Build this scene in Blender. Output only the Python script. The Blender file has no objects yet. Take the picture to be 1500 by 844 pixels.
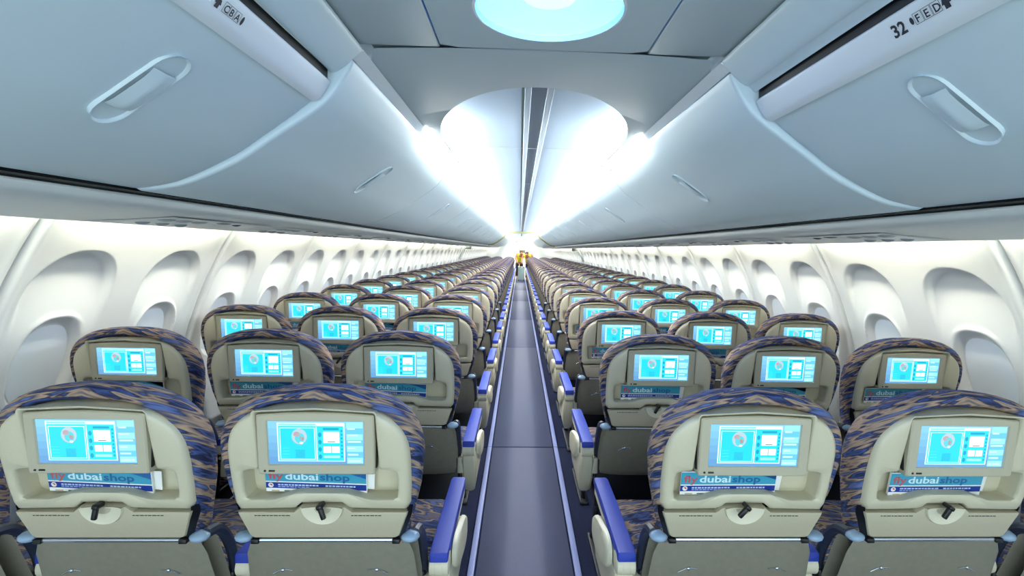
import bpy, math, random
from mathutils import Matrix, Vector
random.seed(7)
S = bpy.context.scene
COL = S.collection
PI = math.pi

# ------------------------------------------------------------------ camera
F_PX, VX, VY, ROLL, YAW = 756.26, 761.5, 366.9, 0.0209, 0.0393
cd = bpy.data.cameras.new('camera'); cam = bpy.data.objects.new('camera', cd); COL.objects.link(cam)
cd.sensor_width = 36.0; cd.lens = F_PX / 1500 * 36.0
cd.shift_x = (750 - (VX + F_PX * math.tan(YAW))) / 1500
cd.shift_y = (VY - 0.6 - 422) / 1500
cd.clip_start = 0.02; cd.clip_end = 200
cam.matrix_world = Matrix.Translation((-0.0505, 0, 1.42)) @ Matrix.Rotation(-YAW, 4, 'Z') @ Matrix.Rotation(PI / 2, 4, 'X') @ Matrix.Rotation(ROLL, 4, 'Z')
S.camera = cam

# ------------------------------------------------------------------ world + exposure
W = bpy.data.worlds.new('world'); S.world = W; W.use_nodes = True
W.node_tree.nodes['Background'].inputs[0].default_value = (0.76, 0.93, 1.0, 1)
W.node_tree.nodes['Background'].inputs[1].default_value = 1.5
S.view_settings.view_transform = 'Standard'; S.view_settings.look = 'None'
S.view_settings.exposure = 1.0; S.view_settings.gamma = 1.0; S.view_settings.use_curve_mapping = False
COVE_DOWN, COVE_UP, WALL_WASH, ROUND_LAMP, SCREEN = 36.0, 19.0, 38.0, 6.0, 0.74


# ------------------------------------------------------------------ helpers
def lin(c):
    return tuple(((v / 255) / 12.92 if v / 255 <= 0.04045 else ((v / 255 + 0.055) / 1.055) ** 2.4) for v in c)


def mat(name, rgb, rough=0.5, metal=0.0, noise=0.0, scale=40.0, bump=0.0, spec=0.5):
    m = bpy.data.materials.new(name); m.use_nodes = True
    nt = m.node_tree; b = nt.nodes['Principled BSDF']
    c = lin(rgb)
    b.inputs['Base Color'].default_value = (*c, 1)
    b.inputs['Roughness'].default_value = rough; b.inputs['Metallic'].default_value = metal
    b.inputs['Specular IOR Level'].default_value = spec
    if noise or bump:
        tc = nt.nodes.new('ShaderNodeTexCoord'); n = nt.nodes.new('ShaderNodeTexNoise')
        n.inputs['Scale'].default_value = scale; n.inputs['Detail'].default_value = 4
        nt.links.new(tc.outputs['Object'], n.inputs['Vector'])
        if noise:
            r = nt.nodes.new('ShaderNodeValToRGB')
            r.color_ramp.elements[0].position = 0.3; r.color_ramp.elements[1].position = 0.7
            r.color_ramp.elements[0].color = (*[v * (1 - noise) for v in c], 1)
            r.color_ramp.elements[1].color = (*[min(1, v * (1 + noise)) for v in c], 1)
            nt.links.new(n.outputs['Fac'], r.inputs['Fac']); nt.links.new(r.outputs['Color'], b.inputs['Base Color'])
        if bump:
            bp = nt.nodes.new('ShaderNodeBump'); bp.inputs['Strength'].default_value = bump
            bp.inputs['Distance'].default_value = 0.002
            nt.links.new(n.outputs['Fac'], bp.inputs['Height']); nt.links.new(bp.outputs['Normal'], b.inputs['Normal'])
    return m


def emit(name, rgb, strength):
    m = bpy.data.materials.new(name); m.use_nodes = True
    b = m.node_tree.nodes['Principled BSDF']
    b.inputs['Base Color'].default_value = (0.8, 0.8, 0.8, 1)
    b.inputs['Emission Color'].default_value = (*lin(rgb), 1); b.inputs['Emission Strength'].default_value = strength
    return m


def print_mat(name, emission=0.0, rough=0.35):
    m = bpy.data.materials.new(name); m.use_nodes = True
    nt = m.node_tree; b = nt.nodes['Principled BSDF']
    a = nt.nodes.new('ShaderNodeVertexColor'); a.layer_name = 'ink'
    if emission:
        b.inputs['Base Color'].default_value = (0.02, 0.02, 0.02, 1)
        nt.links.new(a.outputs['Color'], b.inputs['Emission Color']); b.inputs['Emission Strength'].default_value = emission
    else:
        nt.links.new(a.outputs['Color'], b.inputs['Base Color'])
    b.inputs['Roughness'].default_value = rough
    return m


def fabric_mat():
    m = bpy.data.materials.new('streaked_fabric'); m.use_nodes = True
    nt = m.node_tree; L = nt.links; b = nt.nodes['Principled BSDF']
    b.inputs['Roughness'].default_value = 0.85; b.inputs['Specular IOR Level'].default_value = 0.2
    tc = nt.nodes.new('ShaderNodeTexCoord')
    sep = nt.nodes.new('ShaderNodeSeparateXYZ'); L.new(tc.outputs['Object'], sep.inputs[0])

    def mth(op, x, y=None):
        n = nt.nodes.new('ShaderNodeMath'); n.operation = op
        for i, v in enumerate((x, y)):
            if v is None: continue
            if isinstance(v, (int, float)): n.inputs[i].default_value = v
            else: L.new(v, n.inputs[i])
        return n.outputs[0]
    ax = mth('ABSOLUTE', sep.outputs[0])
    zz = mth('ADD', mth('MULTIPLY', sep.outputs[2], 44.0), mth('ADD', mth('MULTIPLY', sep.outputs[1], 26.0), mth('MULTIPLY', ax, 10.0)))
    cmb = nt.nodes.new('ShaderNodeCombineXYZ')
    L.new(mth('MULTIPLY', sep.outputs[0], 8.0), cmb.inputs[0]); L.new(mth('MULTIPLY', sep.outputs[1], 6.0), cmb.inputs[1]); L.new(zz, cmb.inputs[2])
    n = nt.nodes.new('ShaderNodeTexNoise'); n.inputs['Scale'].default_value = 1.25; n.inputs['Detail'].default_value = 2.5; n.inputs['Distortion'].default_value = 0.35
    L.new(cmb.outputs[0], n.inputs['Vector'])
    r = nt.nodes.new('ShaderNodeValToRGB'); e = r.color_ramp.elements
    e[0].position = 0.34; e[0].color = (*lin((36, 40, 66)), 1)
    e[1].position = 0.70; e[1].color = (*lin((112, 98, 92)), 1)
    for p, c in ((0.41, (66, 84, 136)), (0.455, (36, 40, 66)), (0.50, (168, 142, 120)), (0.56, (122, 108, 102)), (0.60, (60, 64, 92)), (0.65, (84, 104, 158))):
        x = e.new(p); x.color = (*lin(c), 1)
    L.new(n.outputs['Fac'], r.inputs['Fac'])
    f2 = nt.nodes.new('ShaderNodeTexNoise'); f2.inputs['Scale'].default_value = 420
    L.new(tc.outputs['Object'], f2.inputs['Vector'])
    bp = nt.nodes.new('ShaderNodeBump'); bp.inputs['Strength'].default_value = 0.25; bp.inputs['Distance'].default_value = 0.001
    L.new(f2.outputs['Fac'], bp.inputs['Height']); L.new(bp.outputs['Normal'], b.inputs['Normal'])
    L.new(r.outputs['Color'], b.inputs['Base Color'])
    return m


M = {}
M['shell'] = mat('beige_seat_plastic', (200, 193, 168), 0.38, noise=0.02, scale=300, bump=0.04)
M['bezel'] = mat('grey_beige_monitor_plastic', (180, 174, 152), 0.35)
M['tray'] = mat('tray_plastic', (182, 174, 150), 0.4, noise=0.03, scale=300, bump=0.05)
M['cream'] = mat('cream_plastic', (214, 208, 184), 0.4)
M['lower'] = mat('seat_lower_cover', (128, 124, 109), 0.6, noise=0.05, scale=60)
M['black'] = mat('black_plastic', (14, 14, 16), 0.4)
M['dark'] = mat('dark_grey_metal', (52, 54, 60), 0.4, 0.6)
M['steel'] = mat('brushed_steel', (196, 202, 212), 0.25, 0.9)
M['hinge'] = mat('pale_blue_hinge_plastic', (142, 166, 190), 0.35)
M['hingearm'] = mat('slate_blue_hinge_arm', (40, 48, 66), 0.45)
M['pad'] = mat('royal_blue_armrest_rubber', (32, 58, 164), 0.55, bump=0.08, scale=500)
M['fabric'] = fabric_mat()
M['wall'] = mat('white_sidewall_plastic', (224, 226, 226), 0.45)
M['shade'] = mat('pale_window_shade', (236, 243, 250), 0.4)
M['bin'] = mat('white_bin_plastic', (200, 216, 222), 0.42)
M['rail'] = mat('white_rail_plastic', (222, 228, 232), 0.4)
M['ceil'] = mat('ceiling_plastic', (186, 200, 204), 0.5)
M['vault'] = mat('vault_ceiling_plastic', (202, 216, 228), 0.5)
M['greych'] = mat('grey_channel', (140, 150, 158), 0.4)
M['psu'] = mat('service_panel_plastic', (204, 210, 210), 0.4)
M['psugrey'] = mat('service_panel_grey', (158, 166, 168), 0.35)
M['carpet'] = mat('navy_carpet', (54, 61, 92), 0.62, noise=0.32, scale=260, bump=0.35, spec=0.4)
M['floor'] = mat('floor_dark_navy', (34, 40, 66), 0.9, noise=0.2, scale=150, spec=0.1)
M['strip'] = mat('lavender_floor_strip', (150, 160, 214), 0.35)
M['paper'] = mat('white_paper', (232, 232, 228), 0.6)
M['ink'] = mat('dark_print', (24, 26, 44), 0.6)
M['print'] = print_mat('magazine_print')
M['screen'] = print_mat('screen_glow', SCREEN, 0.15)
M['cove_down'] = emit('ledge_and_lamp_glow', (255, 253, 244), COVE_DOWN)
M['cove_up'] = emit('cove_led_light', (236, 247, 255), COVE_UP)
M['wash'] = emit('sidewall_wash_lamp', (255, 250, 226), WALL_WASH)
M['lampring'] = emit('round_lamp_ring', (40, 134, 255), ROUND_LAMP)
M['lampcore'] = emit('round_lamp_core', (70, 150, 255), ROUND_LAMP * 0.8)
M['vest'] = mat('yellow_vest', (232, 226, 40), 0.7)
M['skin'] = mat('skin', (176, 122, 92), 0.6)
M['hair'] = mat('brown_hair', (58, 34, 22), 0.7)
M['trouser'] = mat('dark_trousers', (30, 32, 44), 0.8)
M['creamtrim'] = mat('cream_trim', (150, 142, 92), 0.5)


class MB:
    def __init__(s): s.v = []; s.f = []; s.c = []

    def poly(s, pts, col=None):
        i = len(s.v); s.v += [tuple(p) for p in pts]; s.f.append(tuple(range(i, i + len(pts)))); s.c.append(col); return s

    def grid(s, rows, closed=False, cap0=False, cap1=False, flip=False):
        n = len(rows[0]); i = len(s.v)
        for r in rows: s.v += [tuple(p) for p in r]
        for a in range(len(rows) - 1):
            for b in range(n if closed else n - 1):
                q = (i + a * n + b, i + a * n + (b + 1) % n, i + (a + 1) * n + (b + 1) % n, i + (a + 1) * n + b)
                s.f.append(q[::-1] if flip else q); s.c.append(None)
        if cap0:
            q = tuple(range(i, i + n)); s.f.append(q if flip else q[::-1]); s.c.append(None)
        if cap1:
            k = i + (len(rows) - 1) * n; q = tuple(range(k, k + n)); s.f.append(q[::-1] if flip else q); s.c.append(None)
        return s

    def rbox(s, lo, hi, r=0.004, n=3):
        """box with rounded vertical-profile edges (rounded in X and Z, chamfered in Y)"""
        (x0, y0, z0), (x1, y1, z1) = lo, hi
        r = min(r, (x1 - x0) / 2.01, (z1 - z0) / 2.01, (y1 - y0) / 2.01)

        def ring(y, ins):
            pts = []
            for cx, cz, a0 in ((x1 - r, z1 - r, 0), (x0 + r, z1 - r, 90), (x0 + r, z0 + r, 180), (x1 - r, z0 + r, 270)):
                for k in range(n + 1):
                    a = math.radians(a0 + 90 * k / n); q = max(r - ins, 0.0002)
                    pts.append((cx + q * math.cos(a), y, cz + q * math.sin(a)))
            return pts
        return s.grid([ring(y0, r * 0.8), ring(y0 + r * 0.3, r * 0.3), ring(y0 + r, 0), ring(y1 - r, 0), ring(y1 - r * 0.3, r * 0.3), ring(y1, r * 0.8)], True, True, True, flip=True)

    def tube(s, path, rad, n=8, caps=True):
        rows = []
        path = [Vector(p) for p in path]
        for k, p in enumerate(path):
            t = (path[min(k + 1, len(path) - 1)] - path[max(k - 1, 0)]).normalized()
            u = t.cross(Vector((0, 0, 1)))
            if u.length < 1e-4: u = t.cross(Vector((0, 1, 0)))
            u.normalize(); w = u.cross(t)
            rr = rad[k] if isinstance(rad, (list, tuple)) else rad
            rows.append([tuple(p + rr * (math.cos(2 * PI * j / n) * u + math.sin(2 * PI * j / n) * w)) for j in range(n)])
        return s.grid(rows, True, caps, caps)

    def ell(s, c, r, nu=14, nv=8):
        rows = []
        for a in range(1, nv):
            t = PI * a / nv
            rows.append([(c[0] + r[0] * math.sin(t) * math.cos(2 * PI * b / nu), c[1] + r[1] * math.sin(t) * math.sin(2 * PI * b / nu), c[2] + r[2] * math.cos(t)) for b in range(nu)])
        return s.grid(rows, True, True, True, flip=True)

    def mesh(s, name, m, smooth=True, angle=40):
        me = bpy.data.meshes.new(name); me.from_pydata(s.v, [], s.f); me.materials.append(m)
        if any(c is not None for c in s.c):
            at = me.color_attributes.new('ink', 'FLOAT_COLOR', 'CORNER'); i = 0
            for f, c in zip(s.f, s.c):
                for _ in f: at.data[i].color = (*(lin(c) if c else (1, 1, 1)), 1); i += 1
        if smooth:
            me.shade_smooth()
            try: me.set_sharp_from_angle(angle=math.radians(angle))
            except Exception: pass
        me.update(); return me


def ob(name, me, parent=None, loc=(0, 0, 0), rot=(0, 0, 0)):
    o = bpy.data.objects.new(name, me); COL.objects.link(o)
    o.location = loc; o.rotation_euler = rot
    if parent is not None: o.parent = parent
    return o


def tag(o, label, cat, group=None):
    o['label'] = label; o['category'] = cat
    if group: o['group'] = group
    return o


def struct(o, label=None):
    o['kind'] = 'structure'
    if label: o['label'] = label
    return o


_txt = {}


def text_polys(txt, size, bold=0.0):
    """flat outline polygons of a word, x from 0, baseline 0"""
    k = (txt, size, bold)
    if k in _txt: return _txt[k]
    cu = bpy.data.curves.new('word', 'FONT'); cu.body = txt; cu.size = size; cu.resolution_u = 2; cu.offset = bold
    o = bpy.data.objects.new('word', cu); COL.objects.link(o)
    me = bpy.data.meshes.new_from_object(o.evaluated_get(bpy.context.evaluated_depsgraph_get()))
    ps = [[(me.vertices[i].co.x, me.vertices[i].co.y) for i in p.vertices] for p in me.polygons]
    bpy.data.objects.remove(o); bpy.data.curves.remove(cu); bpy.data.meshes.remove(me)
    _txt[k] = ps
    return ps


def smoothstep(a, b, x):
    t = min(1, max(0, (x - a) / (b - a))); return t * t * (3 - 2 * t)


def catmull(pts, n=6):
    out = []
    P = [pts[0]] + list(pts) + [pts[-1]]
    for i in range(1, len(P) - 2):
        p0, p1, p2, p3 = P[i - 1], P[i], P[i + 1], P[i + 2]
        for k in range(n):
            t = k / n
            out.append(tuple(0.5 * (2 * b + (c - a) * t + (2 * a - 5 * b + 4 * c - d) * t * t + (3 * b - a - 3 * c + d) * t ** 3) for a, b, c, d in zip(p0, p1, p2, p3)))
    out.append(tuple(pts[-1])); return out


def extrude_profile(prof, y0, y1, sgn=1, ys=None):
    """prof list of (x,z) swept along Y"""
    ys = ys or [y0, y1]
    return [[(sgn * x, y, z) for x, z in prof] for y in ys]


Y_END = 24.4            # front end of the long cabin
P = 0.7539              # seat pitch
NROWS = 28
ORD = ['first', 'second', 'third', 'fourth', 'fifth', 'sixth', 'seventh', 'eighth', 'ninth', 'tenth', 'eleventh', 'twelfth', 'thirteenth', 'fourteenth', 'fifteenth', 'sixteenth', 'seventeenth', 'eighteenth', 'nineteenth', 'twentieth', 'twenty-first', 'twenty-second', 'twenty-third', 'twenty-fourth', 'twenty-fifth', 'twenty-sixth', 'twenty-seventh', 'twenty-eighth']
SIDE = {-1: 'CBA', 1: 'FED'}

# ------------------------------------------------------------------ floor
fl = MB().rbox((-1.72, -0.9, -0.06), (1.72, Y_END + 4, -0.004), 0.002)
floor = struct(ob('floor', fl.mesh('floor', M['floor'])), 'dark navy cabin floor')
seams = [-0.9, 3.705, 7.49, 10.43, 14.2, 18.0, 21.8, Y_END + 4]
for a, b in zip(seams[:-1], seams[1:]):
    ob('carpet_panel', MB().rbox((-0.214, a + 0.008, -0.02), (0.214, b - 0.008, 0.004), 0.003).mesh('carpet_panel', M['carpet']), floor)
    for sg in (-1, 1):
        x0, x1 = sorted((sg * 0.222, sg * 0.25))
        ob('guide_strip', MB().rbox((x0, a + 0.004, -0.01), (x1, b - 0.004, 0.007), 0.003).mesh('guide_strip', M['strip']), floor)
        x0, x1 = sorted((sg * 0.258, sg * 1.70))
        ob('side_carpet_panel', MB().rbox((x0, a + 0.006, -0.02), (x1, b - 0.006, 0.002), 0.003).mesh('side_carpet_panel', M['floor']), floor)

# ------------------------------------------------------------------ side walls
RW, ZW = 1.72, 0.58
WIN_U = (0.243, 0.748)


def wall_disp(u, z):
    d = 0.0                                            # + is outward (recess)
    for wu in WIN_U:
        du = abs(u - wu)
        # arched niche, deep at the top and running out below
        hw = 0.172
        if z > 1.225:
            q = ((du / hw) ** 2.2 + ((z - 1.225) / 0.152) ** 2.2) ** (1 / 2.2)
        else:
            q = du / hw
        m = 1 - smoothstep(0.90, 1.05, q)
        d = max(d, m * 0.036 * smoothstep(1.08, 1.36, z))
        r = ((du / 0.130) ** 2.5 + (abs(z - 0.985) / 0.172) ** 2.5) ** (1 / 2.5)
        if r < 1.25:
            base = d
            d = base - 0.007 * math.exp(-((r - 1.0) / 0.05) ** 2)
            if r < 1.0:
                d = base + 0.026 * smoothstep(1.0, 0.76, r) - 0.007 * math.exp(-((r - 1.0) / 0.05) ** 2)
    e = min(u, 1.016 - u)
    d += 0.02 * (1 - smoothstep(0.0, 0.02, e)) - 0.005 * math.exp(-((e - 0.03) / 0.012) ** 2)
    return d


def wall_pt(y, z, disp, sg):
    th = math.asin(max(-1, min(1, (z - ZW) / RW)))
    r = RW + disp
    return (sg * r * math.cos(th), y, ZW + r * math.sin(th))


ZS = [0.0, 0.3, 0.6, 0.75] + [0.80 + 0.006 * k for k in range(102)] + [1.43, 1.46, 1.50, 1.54, 1.58, 1.62]
US = [0.0, 0.004, 0.008, 0.013, 0.018, 0.024, 0.031, 0.039, 0.048] + [0.056 + 0.00605 * k for k in range(150)] + [1.016 - q for q in (0.048, 0.039, 0.031, 0.024, 0.018, 0.013, 0.008, 0.004, 0.0)]
wall_mesh, shade_mesh, frame_mesh = {}, {}, {}
for sg in (-1, 1):
    rows = [[wall_pt(u, z, wall_disp(u, z), sg) for u in US] for z in ZS]
    wall_mesh[sg] = MB().grid(rows, flip=(sg < 0)).mesh('wall_panel', M['wall'], angle=60)
    for wi, wu in enumerate(WIN_U):
        mb = MB(); rings = []
        for rr in (0.78, 0.6, 0.3, 0.05):
            ring = []
            for k in range(40):
                a = 2 * PI * k / 40; ca, sa = math.cos(a), math.sin(a)
                x = 0.130 * rr * math.copysign(abs(ca) ** 0.8, ca); z = 0.985 + 0.172 * rr * math.copysign(abs(sa) ** 0.8, sa)
                ring.append(wall_pt(wu + x, z, 0.023, sg))
            rings.append(ring)
        shade_mesh[sg, wi] = mb.grid(rings, True, False, True, flip=(sg > 0)).mesh('window_shade', M['shade'])
        # handle lip across the shade
        hp = [wall_pt(wu + (k - 4) / 4 * 0.05, 0.885, 0.040, sg) for k in range(9)]
        frame_mesh[sg, wi] = MB().tube(hp, 0.004, 6).mesh('shade_handle', M['wall'])

for sg, nm in ((-1, 'wall_left'), (1, 'wall_right')):
    w = struct(bpy.data.objects.new(nm, None)); COL.objects.link(w); w['label'] = 'white curved cabin sidewall with arched window niches'
    k = -2
    while 1.592 + 1.016 * k < Y_END:
        y = 1.592 + 1.016 * k
        p = ob('wall_panel', wall_mesh[sg], w, (0, y, 0))
        for wi in range(2):
            s_ = ob('window_shade', shade_mesh[sg, wi], p)
        k += 1
    # outer skin closing the seams
    sk = MB().grid([[wall_pt(y, z, 0.06, sg) for y in (-0.9, Y_END + 4)] for z in (-0.05, 0.3, 0.6, 0.9, 1.1, 1.3, 1.5, 1.62)], flip=(sg < 0))
    ob('wall_backing', sk.mesh('wall_backing', M['wall']), w)

# ------------------------------------------------------------------ service rail under the bins + wash lamps
psu_prof = catmull([(0.988, 1.534), (0.986, 1.526), (1.002, 1.510), (1.06, 1.498), (1.20, 1.486), (1.33, 1.480), (1.395, 1.479), (1.402, 1.483), (1.395, 1.489)], 5)
for sg, nm in ((-1, 'trim_1'), (1, 'trim_2')):
    pr = psu_prof + [(1.20, 1.52), (1.0, 1.545)]
    o = struct(ob(nm, MB().grid(extrude_profile(pr, -0.9, Y_END, sg), closed=False, flip=(sg > 0)).mesh(nm, M['psu'])), 'pale service panel rail below the overhead bins')
    gap = MB().grid(extrude_profile([(0.962, 1.556), (1.02, 1.556), (1.02, 1.526), (0.996, 1.522)], -0.9, Y_END, sg), flip=(sg > 0))
    ob('shadow_gap', gap.mesh('shadow_gap', M['black']), o)

wash = {}
for sg in (-1, 1):
    wash[sg] = MB().tube([(0, 0.10, 0), (0, 0.508, 0), (0, 0.92, 0)], 0.012, 8).mesh('wash_lamp', M['wash'])
k = -1
while 1.592 + 1.016 * k < Y_END:
    for sg in (-1, 1):
        o = ob('wash_lamp', wash[sg], None, (sg * 1.368, 1.592 + 1.016 * k, 1.552))
        tag(o, 'tube lamp hidden over the %s sidewall panel from the rear, %s side' % (ORD[k + 1], SIDE[sg]), 'lamp', 'sidewall wash lamps')
    k += 1

# ------------------------------------------------------------------ overhead bins
bin_prof = catmull([(0.968, 1.543), (0.935, 1.545), (0.852, 1.563), (0.739, 1.617), (0.659, 1.673), (0.545, 1.755), (0.502, 1.803), (0.474, 1.852), (0.466, 1.872)], 6)


def prof_at(s, prof=bin_prof):
    """point, tangent(up) on profile at arclength fraction"""
    L = [0]
    for a, b in zip(prof[:-1], prof[1:]): L.append(L[-1] + math.hypot(b[0] - a[0], b[1] - a[1]))
    t = s * L[-1]
    for i in range(len(prof) - 1):
        if L[i + 1] >= t:
            q = (t - L[i]) / (L[i + 1] - L[i]); a, b = prof[i], prof[i + 1]
            d = Vector((b[0] - a[0], b[1] - a[1])).normalized()
            return Vector((a[0] + q * (b[0] - a[0]), a[1] + q * (b[1] - a[1]))), d
    return Vector(prof[-1]), Vector((0, 1))


def bin_mesh(prof, length, sg, name='bin_door'):
    """closed bin body with rounded ends"""
    def inset(d):
        out = []
        for i, p in enumerate(prof):
            a = prof[max(i - 1, 0)]; b = prof[min(i + 1, len(prof) - 1)]
            t = Vector((b[0] - a[0], b[1] - a[1])).normalized()      # going up/inboard
            n = Vector((t.y, -t.x))                                   # outward from aisle?
            if n.y < 0: n = -n
            out.append((p[0] + n.x * d, p[1] + n.y * d))
        return out
    ys = [(0, 0.010), (0.002, 0.004), (0.006, 0.001), (0.012, 0), (length - 0.012, 0), (length - 0.006, 0.001), (length - 0.002, 0.004), (length, 0.010)]
    rows = []
    for y, d in ys:
        pr = inset(d) + [(0.60, 1.90), (0.98, 1.90), (1.0, 1.56)]
        rows.append([(sg * x, y, z) for x, z in pr])
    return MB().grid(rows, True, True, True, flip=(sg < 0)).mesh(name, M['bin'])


def pill(n=10, hl=0.09, hw=0.033):
    pts = []
    for k in range(n + 1): a = -PI / 2 + PI * k / n; pts.append((hl - hw + hw * math.cos(a), hw * math.sin(a)))
    for k in range(n + 1): a = PI / 2 + PI * k / n; pts.append((-hl + hw + hw * math.cos(a), hw * math.sin(a)))
    return pts


def latch_meshes():
    """local: x along profile, y along cabin, z out of door"""
    o = pill()
    def ring(sc, z): return [(x * (1 - (1 - sc) * 0.35) if False else x - math.copysign(min(abs(x), (1 - sc) * 0.033), x), y * sc, z) for x, y in o]
    rim = MB().grid([ring(1.10, -0.004), ring(1.08, 0.003), ring(1.0, 0.0055), ring(0.93, 0.004), ring(0.86, -0.001)], True)
    bowl = MB().grid([ring(0.88, 0.0006), ring(0.6, -0.0002), ring(0.1, -0.0006)], True, False, True)
    # paddle: convex bridge over the middle
    rows = []
    for k in range(11):
        x = -0.048 + 0.096 * k / 10; h = 0.014 * math.sqrt(max(0.0, 1 - (x / 0.052) ** 4))
        w = 0.027
        rows.append([(x + 0.010 * math.cos(PI * j / 8 * 1.0) * 0, -w + 2 * w * j / 8, 0.001 + h * (1 - 0.5 * abs(j - 4) / 4)) for j in range(9)])
    paddle = MB().grid(rows)
    return rim.mesh('latch_rim', M['bin']), bowl.mesh('latch_recess', M['bin']), paddle.mesh('latch_paddle', M['bin'])


LR, LB, LP = latch_meshes()


def add_latch(parent, sg, prof, ymid, s=0.585):
    p, t = prof_at(s, prof)
    t3 = Vector((sg * t.x, 0, t.y)); y3 = Vector((0, 1, 0)); n3 = t3.cross(y3)
    if n3.z > 0: n3 = -n3
    y3 = n3.cross(t3)
    R = Matrix((t3, y3, n3)).transposed().to_4x4()
    mtx = Matrix.Translation((sg * p.x, ymid, p.y)) @ R
    r = ob('latch', LR, parent); r.matrix_local = mtx
    ob('recess', LB, r); ob('paddle', LP, r)


BY0, BL = 1.272, 1.668
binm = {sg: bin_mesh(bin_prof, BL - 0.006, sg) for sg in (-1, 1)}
k = 0
while BY0 + BL * k < Y_END - 1:
    for sg in (-1, 1):
        y = BY0 + BL * k
        r = bpy.data.objects.new('overhead_bin', None); COL.objects.link(r); r.location = (0, y, 0)
        tag(r, 'white curved overhead bin on the %s side, %s forward of the bin with the placard' % (SIDE[sg], ORD[k]), 'overhead bin', 'long overhead bins')
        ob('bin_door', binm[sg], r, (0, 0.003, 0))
        if k < 6: add_latch(r, sg, bin_prof, BL / 2 - 0.03)
    k += 1

# rear bins with placard rail (door set back a little)
near_door = catmull([(0.968, 1.547), (0.935, 1.550), (0.858, 1.570), (0.748, 1.626), (0.668, 1.683), (0.60, 1.735), (0.552, 1.775)], 6)
rail_prof = catmull([(0.556, 1.766), (0.541, 1.774), (0.530, 1.790), (0.519, 1.810), (0.517, 1.817), (0.522, 1.822)], 4)
val_prof = catmull([(0.516, 1.840), (0.506, 1.842), (0.490, 1.852), (0.466, 1.874), (0.447, 1.895), (0.445, 1.905)], 4)
for sg in (-1, 1):
    r = bpy.data.objects.new('rear_overhead_bin', None); COL.objects.link(r); r.location = (0, 0, 0)
    tag(r, 'blue-tinted overhead bin with the %s seat letter placard on its top rail' % SIDE[sg], 'overhead bin')
    y0, y1 = 0.40, BY0
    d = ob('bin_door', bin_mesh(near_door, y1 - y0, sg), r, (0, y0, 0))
    add_latch(r, sg, near_door, 0.845 if sg > 0 else 0.875, 0.66)
    sh_ = 0.014 if sg > 0 else 0.0
    rp_ = [(x + sh_, z - sh_) for x, z in rail_prof]; vp_ = [(val_prof[0][0] + sh_, val_prof[0][1] - sh_)] + val_prof[1:]
    ob('placard_rail', MB().grid([[(sg * x, y, z) for x, z in rp_ + [(0.575, 1.80)]] for y in (-0.6, y1 - 0.006)], True, True, True, flip=(sg < 0)).mesh('placard_rail', M['rail']), r)
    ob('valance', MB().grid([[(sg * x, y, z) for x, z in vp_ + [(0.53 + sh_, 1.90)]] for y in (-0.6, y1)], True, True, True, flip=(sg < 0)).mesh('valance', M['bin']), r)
    ob('shadow_gap', MB().grid(extrude_profile([(0.524 + sh_, 1.812 - sh_), (0.524 + sh_, 1.846)], -0.6, y1 - 0.004, sg)).mesh('shadow_gap', M['black'], False), r)
    # rear neighbour door so the wall of bins goes on behind
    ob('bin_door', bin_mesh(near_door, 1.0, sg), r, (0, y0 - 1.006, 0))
    # placard lettering on the rail face
    a = Vector((sg * (0.5365 + sh_), 0, 1.780 - sh_)); b = Vector((sg * (0.5190 + sh_), 0, 1.810 - sh_))
    up = (b - a).normalized(); rd = Vector((0, -sg, 0)); nrm = rd.cross(up)
    if nrm.z > 0: nrm = -nrm
    mid = (a + b) / 2 + nrm * 0.0012
    mb = MB()

    def put(polys, s0, h0):
        for p in polys: mb.poly([mid + rd * (s0 + x) + up * (h0 + y) for x, y in p])

    def boxline(s0, s1, h0, h1, t=0.0007):
        for (p, q, u, v) in ((s0, s1, h0, h0 + t), (s0, s1, h1 - t, h1), (s0, s0 + t, h0, h1), (s1 - t, s1, h0, h1)):
            put([[(p, u), (q, u), (q, v), (p, v)]], 0, 0)

    def oval(s0, h0, rx, ry, n=14): put([[(s0 + rx * math.cos(2 * PI * j / n), h0 + ry * math.sin(2 * PI * j / n)) for j in range(n)]], 0, 0)
    if sg > 0:
        base = -0.808                                   # rd = -Y: s = -y
        put(text_polys('32', 0.029, 0.0008), base, -0.010)
        oval(base + 0.042, 0.001, 0.0035, 0.006)
        for j, ch in enumerate('FED'):
            boxline(base + 0.047 + j * 0.0165, base + 0.0627 + j * 0.0165, -0.008, 0.010)
            put(text_polys(ch, 0.0175, 0.0003), base + 0.0495 + j * 0.0165, -0.0055)
        c0 = base + 0.105
    else:
        base = 0.836
        for j, ch in enumerate('CBA'):
            boxline(base + j * 0.0158, base + 0.015 + j * 0.0158, -0.008, 0.010)
            put(text_polys(ch, 0.0175, 0.0003), base + 0.0025 + j * 0.0158, -0.0055)
        oval(base + 0.054, 0.001, 0.0035, 0.008)
        c0 = base - 0.014
    oval(c0, 0.011, 0.0032, 0.0032)
    put([[(c0 - 0.008, -0.002), (c0 - 0.005, 0.006), (c0 + 0.005, 0.006), (c0 + 0.008, -0.002), (c0 + 0.0045, -0.002), (c0 + 0.0045, -0.009), (c0 - 0.0045, -0.009), (c0 - 0.0045, -0.002)]], 0, 0)
    ob('placard_lettering', mb.mesh('placard_lettering', M['ink'], False), r)

# ------------------------------------------------------------------ ceiling
ceil = struct(bpy.data.objects.new('ceiling', None)); COL.objects.link(ceil); ceil['label'] = 'cabin ceiling with low rear panel and long lit vault'


def slab(x0, x1, y0, y1, z, t=0.02): return MB().rbox((x0, y0, z), (x1, y1, z + t), 0.003)


LY = 1.06
ZC = 1.912
# centre panel with a round hole for the lamp
hole = [(0.158 * math.cos(2 * PI * j / 48), LY + 0.158 * math.sin(2 * PI * j / 48)) for j in range(48)]


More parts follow.
